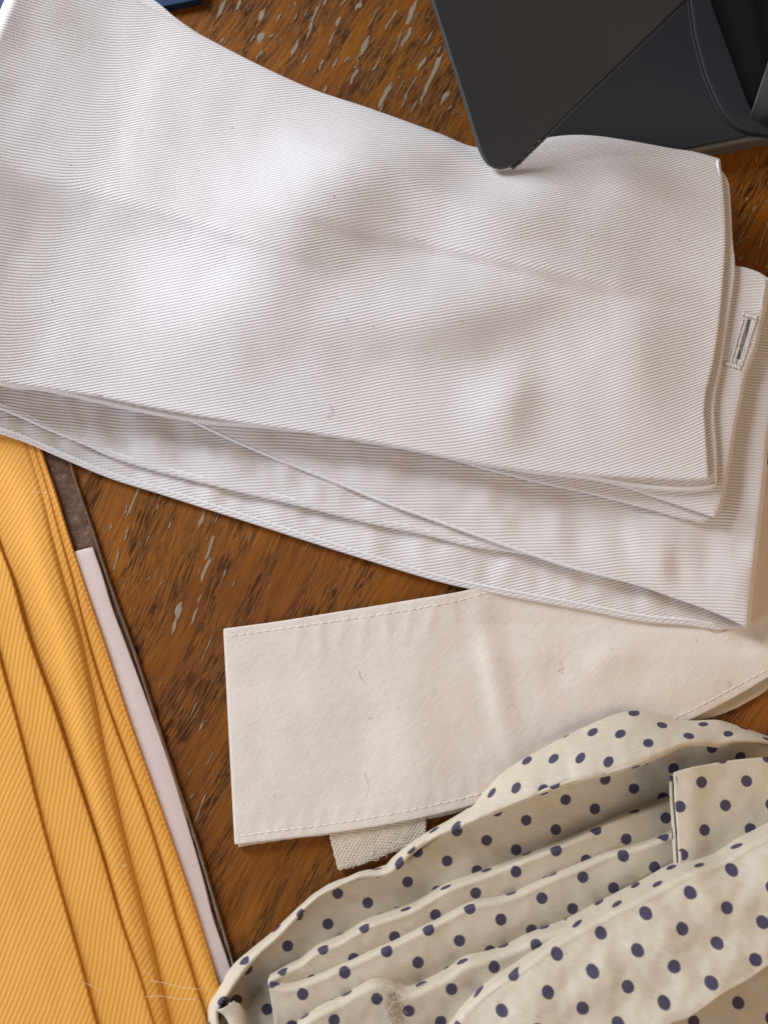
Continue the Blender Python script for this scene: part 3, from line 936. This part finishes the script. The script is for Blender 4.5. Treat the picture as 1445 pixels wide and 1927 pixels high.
tube('selvedge', at(s[:, 0] + 2, s[:, 1], (1.05 + .35 * np.clip((s[:, 1] - 835) / 330., 0, 1)) * MM), .45 * MM, M_YELLOW, ycloth, 8)
glint = [hair(p, 6.7, .03) for p in ([(160, 1850), (175, 1856), (190, 1868)], [(268, 1826), (278, 1830), (285, 1840), (292, 1846)], [(285, 1846), (310, 1850), (345, 1858), (378, 1862)], [(275, 1876), (300, 1874), (340, 1880), (372, 1880)], [(228, 1627), (236, 1630), (241, 1626)], [(60, 925), (80, 927), (98, 928)])]
tubes('film_glints', glint, M_STITCH, ycloth)  # glints and creases of the clear film drawn as thin pale threads


# ------------------------------------------------------------------ polka dot cloth
dotc = thing('polka_dot_cloth', at(950, 1750, 0), 'cream cloth with small navy polka dots, gathered in a crumpled heap of pleats', 'dotted cloth')


def wavy(x, y, sd, a, s=70.):
    return a * fnoise(x / s, y / s, sd, 3)


def panel(name, top, bottom, z_top, z_bot, ang, anchor, sd, roll=2.2, dropz=5.0, nu=180, nv=60, dip=0.0, wav=.5, left_drop=0.0, s=70., t=.45, bow=0.0):
    """A cloth panel whose upper edge is a rolled fold; it runs down to `bottom`, which tucks under the next fold."""
    lo, up = spline(bottom, nu), spline(top, nu)
    v = np.linspace(0, 1, nv)
    g = up[:, None] * (1 - v)[None, :, None] + lo[:, None] * v[None, :, None]
    zt = np.interp(np.linspace(0, 1, nu), np.linspace(0, 1, len(np.atleast_1d(z_top))), np.atleast_1d(z_top)) if np.ndim(z_top) else np.full(nu, z_top)
    zl = np.interp(np.linspace(0, 1, nu), np.linspace(0, 1, len(np.atleast_1d(z_bot))), np.atleast_1d(z_bot)) if np.ndim(z_bot) else np.full(nu, z_bot)
    z = zt[:, None] * (1 - v)[None] + zl[:, None] * v[None] - dip * np.sin(v * math.pi)[None] + bow * np.sin(np.clip(v / .7, 0, 1) * math.pi)[None] ** 2
    z = z + wavy(g[..., 0], g[..., 1], sd, wav, s)
    P = at(g[..., 0], g[..., 1], z * MM)
    r = roll * MM
    row = P[:, 0]
    inn = P[:, 4]
    o = unit((row - inn) * np.array([1, 1, 0]))
    # keep the silhouette on the traced edge
    blend = np.exp(-np.arange(nv) / 9.)[None, :, None]
    P = P - (o * r * .8)[:, None] * blend
    row = P[:, 0]
    rolls, ruv = [], []
    fuv = P[..., :2].copy()
    o2 = o[:, :2]
    for a in np.linspace(0, 100, 10)[1:]:
        a = R(a)
        rolls.append(row + o * r * math.sin(a) - np.array([0, 0, 1.]) * r * (1 - math.cos(a)))
        ruv.append(fuv[:, 0] + o2 * r * a)
    last, luv = rolls[-1], ruv[-1]
    for k in (1, 2, 3):
        dz = np.minimum(dropz * MM * k / 3, np.maximum(last[:, 2] - .8 * MM, 0))
        rolls.append(last - np.stack([0 * dz, 0 * dz, dz], -1))
        ruv.append(luv + o2 * dz[:, None])
    P = np.concatenate([np.stack(rolls[::-1], 1), P], axis=1)
    fuv = np.concatenate([np.stack(ruv[::-1], 1), fuv], axis=1)
    return sheet(name, P, t * MM, M_DOT, dotc, angle=ang, at_px=((top[len(top) // 2][0] + bottom[len(bottom) // 2][0]) / 2, (top[len(top) // 2][1] + bottom[len(bottom) // 2][1]) / 2), anchor=anchor, flat_uv=fuv)


A_out = [(394, 1960), (394, 1927), (395, 1893), (411, 1866), (427, 1836), (444, 1813), (472, 1789), (510, 1758), (535, 1735), (571, 1701), (596, 1680), (632, 1664), (675, 1643), (697, 1638), (722, 1634), (740, 1615), (776, 1586), (812, 1563), (848, 1543), (890, 1516), (915, 1488), (950, 1453), (1036, 1402), (1104, 1368), (1155, 1347), (1183, 1340), (1217, 1341), (1279, 1356), (1306, 1358), (1351, 1357), (1388, 1368), (1445, 1388), (1500, 1410)]
A_in = [(420, 1960), (412, 1930), (410, 1905), (425, 1880), (445, 1850), (466, 1822), (490, 1795), (527, 1762), (560, 1726), (585, 1700), (610, 1682), (645, 1664), (682, 1650), (705, 1649), (727, 1646), (750, 1635), (772, 1609), (812, 1580), (848, 1564), (900, 1543), (925, 1533), (950, 1522), (1018, 1495), (1087, 1471), (1155, 1455), (1207, 1438), (1258, 1416), (1286, 1403), (1327, 1402), (1351, 1405), (1378, 1397), (1440, 1400), (1500, 1420)]
ga_o, ga_i = spline(A_out, 260), spline(A_in, 260)
# pair the two edges by nearest fraction
nvA = 26
va = np.linspace(0, 1, nvA)
gA = ga_o[:, None] * (1 - va)[None, :, None] + ga_i[:, None] * va[None, :, None]
uA = np.linspace(0, 1, 260)[:, None]
zA0 = np.interp(np.linspace(0, 1, 260), [0, .25, .45, .6, .75, .86, 1], [2.0, 2.4, 2.6, 4.4, 4.2, 3.4, 1.6])[:, None]
zA1 = np.interp(np.linspace(0, 1, 260), [0, .25, .45, .6, .75, .86, 1], [6.0, 6.0, 6.8, 13.0, 16.0, 12., 6.])[:, None]
zA = zA0 * (1 - va) + zA1 * va + 1.2 * np.sin(va * math.pi)[None] - 1.0 * np.clip((va - .86) / .14, 0, 1)[None] ** 2
zA = zA + .7 * fnoise(uA * 26., 0, 5.5, 2) * va[None] + wavy(gA[..., 0], gA[..., 1], 4.4, .35, 60.)
PA = at(gA[..., 0], gA[..., 1], zA * MM)
sheet('outer_flap', PA, .5 * MM, M_DOT, dotc, angle=-8, at_px=(1170, 1400), anchor=(1168, 1384))
s = spline(A_in, 220)
k0 = 55
tube('piping', at(s[k0:185, 0] - 2, s[k0:185, 1] - 4, (np.interp(np.linspace(0, 1, 220), np.linspace(0, 1, 260), zA1[:, 0])[k0:185] - .75) * MM), .42 * MM, M_DOT, dotc, 8)

C_top = [(506, 1847), (540, 1828), (567, 1815), (596, 1793), (639, 1775), (689, 1746), (711, 1737), (776, 1714), (844, 1675), (912, 1650), (982, 1623), (1048, 1597), (1114, 1568), (1179, 1539), (1253, 1512), (1310, 1490)]
D_top = [(508, 1856), (535, 1862), (560, 1858), (596, 1845), (668, 1813), (740, 1781), (812, 1745), (891, 1706), (953, 1694), (1023, 1663), (1097, 1632), (1146, 1611), (1208, 1595), (1258, 1575), (1320, 1548)]
E_top = [(560, 1935), (600, 1909), (642, 1889), (683, 1865), (708, 1855), (735, 1862), (766, 1875), (816, 1855), (849, 1838), (880, 1817), (932, 1804), (1015, 1768), (1118, 1731), (1179, 1698), (1262, 1665), (1315, 1638), (1385, 1599), (1445, 1562), (1520, 1520)]
F_top = [(840, 1965), (862, 1927), (883, 1899), (932, 1858), (986, 1825), (1048, 1780), (1105, 1747), (1159, 1718), (1233, 1681), (1286, 1652), (1365, 1624), (1410, 1595), (1445, 1578), (1520, 1540)]
F_low = [(1150, 2040), (1200, 1975), (1256, 1928), (1292, 1914), (1319, 1897), (1344, 1878), (1371, 1861), (1404, 1843), (1445, 1814), (1530, 1760)]


def shifted(p, dx, dy):
    return [(x + dx, y + dy) for x, y in p]


B_top = [(412, 1930), (430, 1872), (466, 1815), (527, 1756), (610, 1676), (700, 1644), (760, 1620), (848, 1556), (950, 1514), (1087, 1462), (1207, 1428), (1300, 1392), (1378, 1392), (1445, 1396), (1500, 1415)]
B_bot = [(440, 2010), (500, 2000), (570, 1900), (660, 1825), (800, 1745), (960, 1680), (1120, 1612), (1260, 1555), (1380, 1500), (1450, 1470), (1500, 1450)]
panel('back_panel', B_top, B_bot, [3.4, 3.4, 3.6, 5.5, 6, 4], [2.6, 2.8, 3, 3, 3, 3], -18, (1137, 1467), 1.1, roll=.8, dropz=1., dip=1.0, wav=.35)
panel('pleat', C_top, shifted(D_top, 10, 45), [7.0, 7.5, 7.5, 7.5, 7.5], [5.5, 5.5, 5.5, 5.5, 6], -18, (1047, 1600), 2.3, roll=.55, dropz=6, wav=.35, s=90.)
panel('pleat', D_top, [(530, 1990), (600, 1960), (680, 1925), (760, 1915), (900, 1850), (1080, 1775), (1200, 1720), (1300, 1680), (1340, 1665)], [9, 9.5, 9.5, 9.5, 9.5], [7.5, 7.5, 7.5, 7.5, 7.5], -19, (1020, 1690), 3.9, roll=.65, dropz=6, wav=.4, s=90., bow=.4)
panel('pleat', E_top, [(560, 2080), (700, 2060), (840, 2020), (900, 1960), (1000, 1880), (1130, 1800), (1260, 1735), (1380, 1680), (1450, 1650), (1540, 1600)], [12, 13, 13.5, 14.5, 15.5], [11, 11, 12, 13, 13], -19, (708, 1880), 5.7, roll=.9, dropz=7, wav=.5, s=90.)
panel('front_flap', F_top, F_low, [16, 17.5, 18.5, 19.5, 20], [24.5, 25, 25.5, 25.5, 25], -20, (1281, 1748), 7.1, roll=1.0, dropz=8, wav=.8, s=95., nv=80, bow=.8)
panel('lower_panel', shifted(F_low, -60, -70), [(1300, 2150), (1450, 2080), (1600, 2000)], 17, 17, -24, (1388, 1888), 8.3, roll=1., dropz=6, wav=.5)
# folded tab at the right
T_left = [(1262, 1457), (1255, 1484), (1262, 1520), (1268, 1580), (1274, 1640), (1280, 1700)]
tab_top = [(1268, 1455), (1300, 1446), (1327, 1441), (1382, 1432), (1445, 1426), (1530, 1416)]
tab_bot = [(1285, 1700), (1340, 1690), (1400, 1670), (1530, 1640)]
pt_, gtb = ruled(tab_bot, tab_top, 70, 70, 12.4, lambda x, y: .7 * np.exp(-((x - 1300) / 26.) ** 2) + wavy(x, y, 6.6, .35, 80.))
sheet('tab', pt_, .5 * MM, M_DOT, dotc, angle=-44, anchor=(1318, 1472), flat_uv=pt_[..., :2])
pt2, _ = ruled(shifted(tab_bot, -12, 0), shifted(tab_top, -8, 5), 50, 40, 11.3, lambda x, y: wavy(x, y, 1.6, .2, 80.))
sheet('tab_lining', pt2, .5 * MM, M_DOT, dotc, angle=-44, at_px=(1340, 1530), anchor=(1266, 1475))
for x0, z, rr_ in ((1271, 12.5, .45), (1262, 11.4, .42)):
    s = spline([(x0, 1460), (x0 + 1, 1500), (x0 + 6, 1560), (x0 + 9, 1620), (x0 + 14, 1690)], 60)
    tube('tab_edge', at(s[:, 0], s[:, 1], z * MM), rr_ * MM, M_DOT, dotc, 8)
# curl of cloth at the lower left corner
s = spline([(424, 1893), (437, 1903), (448, 1925), (455, 1970)], 30)
P0 = at(s[:, 0], s[:, 1], 5.5 * MM)
cv = []
for i in range(30):
    cv.append([P0[i] + np.array([(1.9 - .9 * q) * math.cos(a), (.9 - .4 * q) * math.cos(a), (1.5 - .7 * q) * math.sin(a)]) * MM for q, a in zip(np.linspace(0, 1, 22), np.linspace(-.4, 6.5, 22))])
sheet('curled_corner', np.array(cv), .45 * MM, M_DOT, dotc, angle=30, anchor=(415, 1893))
# tangle of loose threads
tg = []
for _ in range(260):
    t = random.random()
    x, y = 728 + 14 * t + random.gauss(0, 6), 1858 + 66 * t + random.gauss(0, 5)
    p = [(x, y)]
    a = random.uniform(0, 6.28)
    for _k in range(3):
        a += random.uniform(-1.2, 1.2)
        p.append((p[-1][0] + 3.2 * math.cos(a), p[-1][1] + 3.2 * math.sin(a)))
    tg.append(hair(p, random.uniform(12.6, 14.2), random.choice([.03, .04, .06]), 8))
tg.append(hair([(752, 1850), (764, 1862), (765, 1878), (752, 1882), (746, 1872), (752, 1862)], 15.5, .09, 24))
tg.append(hair([(766, 1868), (782, 1860), (800, 1850)], 15.5, .08, 16))
tubes('loose_threads', tg, M_FRAY, dotc, 5)


# ------------------------------------------------------------------ dark stand with a leaning panel
stand = thing('dark_stand', at(1250, 120, 0), 'matte charcoal stand with a leaning panel whose rounded corner rests on the white sash', 'stand')


def prism(name, outline_px, z_fun, thick, mat, parent, bev=.6 * MM, nseg=4):
    """A slab: closed outline in pixels on a surface z_fun(px, py) in mm, extruded down by thick (mm) with rounded rims."""
    o = np.asarray(outline_px, float)
    top = at(o[:, 0], o[:, 1], np.array([z_fun(x, y) for x, y in o]) * MM)
    c = top.mean(0)
    n = len(o)
    e = np.roll(top, -1, 0) - np.roll(top, 1, 0)
    nrm = np.array([0., 0, 0])
    for i in range(n):
        nrm += np.cross(top[i] - c, top[(i + 1) % n] - c)
    nrm /= np.linalg.norm(nrm)
    sgn = 1. if nrm[2] > 0 else -1.
    inw = unit(np.cross(nrm * np.ones((n, 1)), unit(e)))
    nrm = nrm * sgn
    th = thick * MM
    rows = []
    for a in np.linspace(0, 90, nseg):
        a = R(a)
        rows.append(top + inw * bev * (1 - math.sin(a)) - nrm * bev * (1 - math.cos(a)))
    for a in np.linspace(90, 0, nseg):
        a = R(a)
        rows.append(top + inw * bev * (1 - math.sin(a)) - nrm * (th - bev * (1 - math.cos(a))))
    V = np.vstack(rows)
    F = []
    for k in range(len(rows) - 1):
        for i in range(n):
            j = (i + 1) % n
            q = [k * n + i, k * n + j, (k + 1) * n + j, (k + 1) * n + i]
            F.append(q if sgn < 0 else q[::-1])
    capt = list(range(n)); capb = [(len(rows) - 1) * n + i for i in range(n)]
    F.append(capt if sgn > 0 else capt[::-1])
    F.append(capb[::-1] if sgn > 0 else capb)
    ob = mesh_obj(name, V, F, mat, parent)
    m = ob.modifiers.new('wn', 'WEIGHTED_NORMAL')
    m.keep_sharp = True
    return ob


# base slab on the table
base_z = lambda x, y: 5.0
base = [(1000, 347), (1100, 327), (1200, 307), (1312, 285), (1445, 258), (1560, 236), (1620, 200), (1660, 100), (1640, -200), (1100, -260), (935, -100), (925, 200), (940, 330)]
base = spline(base + [base[0]], 90)[:-1]
prism('base', base, base_z, 5.0, M_LIT_GREY, stand, .8 * MM, 6)  # lighter grey so the front lip looks lit
cx_, cy_ = 1300., 0.
prism('dark_top_slab', [(cx_ + (x - cx_) * .985, min(cy_ + (y - cy_) * .975, 1e4) - 3) for x, y in base], lambda x, y: 5.35, .6, M_DARK2, stand, .25 * MM, 4)  # added slab keeps the top dark beside the lip painted as lit
foot = [(1323, 139), (1348, 197), (1370, 228), (1397, 246), (1445, 255), (1520, 258), (1640, 240), (1680, 120), (1660, -150), (1420, -200), (1300, -120), (1300, 40)]
prism('foot_collar', spline(foot + [foot[0]], 70)[:-1], lambda x, y: 6.4, 1.3, M_DARK2, stand, 1.2 * MM, 8)
# upright: side wall with its shade painted in as black, front plate painted as lit grey
def wall_slab(name, low, z0, z1, lean, mat, rad):
    p = np.asarray(low, float)
    p = np.vstack([spline(np.vstack([a, b]), 14)[:-1] for a, b in zip(p, np.roll(p, -1, 0))])
    for _ in range(rad):
        p = (np.roll(p, 1, 0) + 2 * p + np.roll(p, -1, 0)) / 4
    b0 = at(p[:, 0], p[:, 1], z0 * MM)
    n = len(b0)
    V = np.vstack([b0 + np.array([lean[0], lean[1], z1 - z0]) * t * MM for t in np.linspace(0, 1, 6)])
    F = [[k * n + i, k * n + (i + 1) % n, (k + 1) * n + (i + 1) % n, (k + 1) * n + i] for k in range(5) for i in range(n)]
    F += [[5 * n + i for i in range(n)], list(range(n))[::-1]]
    mesh_obj(name, V, F, mat, stand)


wall_slab('side_wall', [(1412, 214), (1440, 214), (1420, -260), (1240, -260)], 6.2, 62, (-14, -6), M_SHADED, 2)
wall_slab('front_plate', [(1411, 222), (1428, 231), (1640, 231), (1640, 212), (1412, 212)], 6.2, 62, (-14, -6), M_LIT_GREY, 2)

# leaning panel: its lower corner rests on the sash, the rest rises towards the back
pz = lambda x, y: 13.0 + (320 - y) * .068
pan = [(810, 0), (855, 140), (880, 220), (891, 256), (901, 286), (909, 302), (918, 313), (929, 319), (941, 321), (953, 319), (966, 313), (978, 303), (990, 291), (1021, 261), (1081, 201), (1172, 115), (1287, 5), (1420, -122), (1330, -300), (900, -340), (760, -160)]
dense = []
for i in range(len(pan)):
    a, b = np.array(pan[i], float), np.array(pan[(i + 1) % len(pan)], float)
    for t in np.linspace(0, 1, 6, endpoint=False):
        dense.append(tuple(a + (b - a) * t))
prism('leaning_panel', dense, pz, 2.0, M_DARK, stand, .9 * MM, 6)
rim = spline([(962, 317), (978, 305), (990, 293), (1021, 263), (1081, 203), (1172, 117), (1287, 7), (1400, -100)], 160)
tube('panel_rim', at(rim[:, 0], rim[:, 1], (np.array([pz(x, y) for x, y in rim]) - 1.0) * MM), (.42 + .10 * fnoise(np.arange(160) * 1.3, 0, 7.)) * MM, M_RIM, stand, 8)

dust = []
rs = random.Random(5)
for _ in range(34):
    x, y = rs.uniform(840, 1180), rs.uniform(5, 300)
    if (x - 810) * 256 - y * 81 < 2500 or (x - 1021) * -256 + (261 - y) * 266 < 4000:
        continue
    a, L = rs.uniform(0, 6.28), rs.choice([.8, 1, 1.4, 4])
    zz = pz(x, y) + .02
    dust.append((at([x, x + L * math.cos(a)], [y, y + L * math.sin(a)], zz * MM), .035 * MM))
tubes('dust', dust, M_THREAD, stand, 5)

# ------------------------------------------------------------------ blue folder under the far end of the sash
fo = [(378, -2), (305, 13), (150, 45), (0, 82), (-120, 110), (-200, -120), (100, -260), (420, -200)]
o = prism('blue_folder', fo, lambda x, y: 2.2, 2.2, M_BLUE, None, .3 * MM, 4)
prop(o, 'dark royal blue folder under the far upper end of the white sash', 'folder')
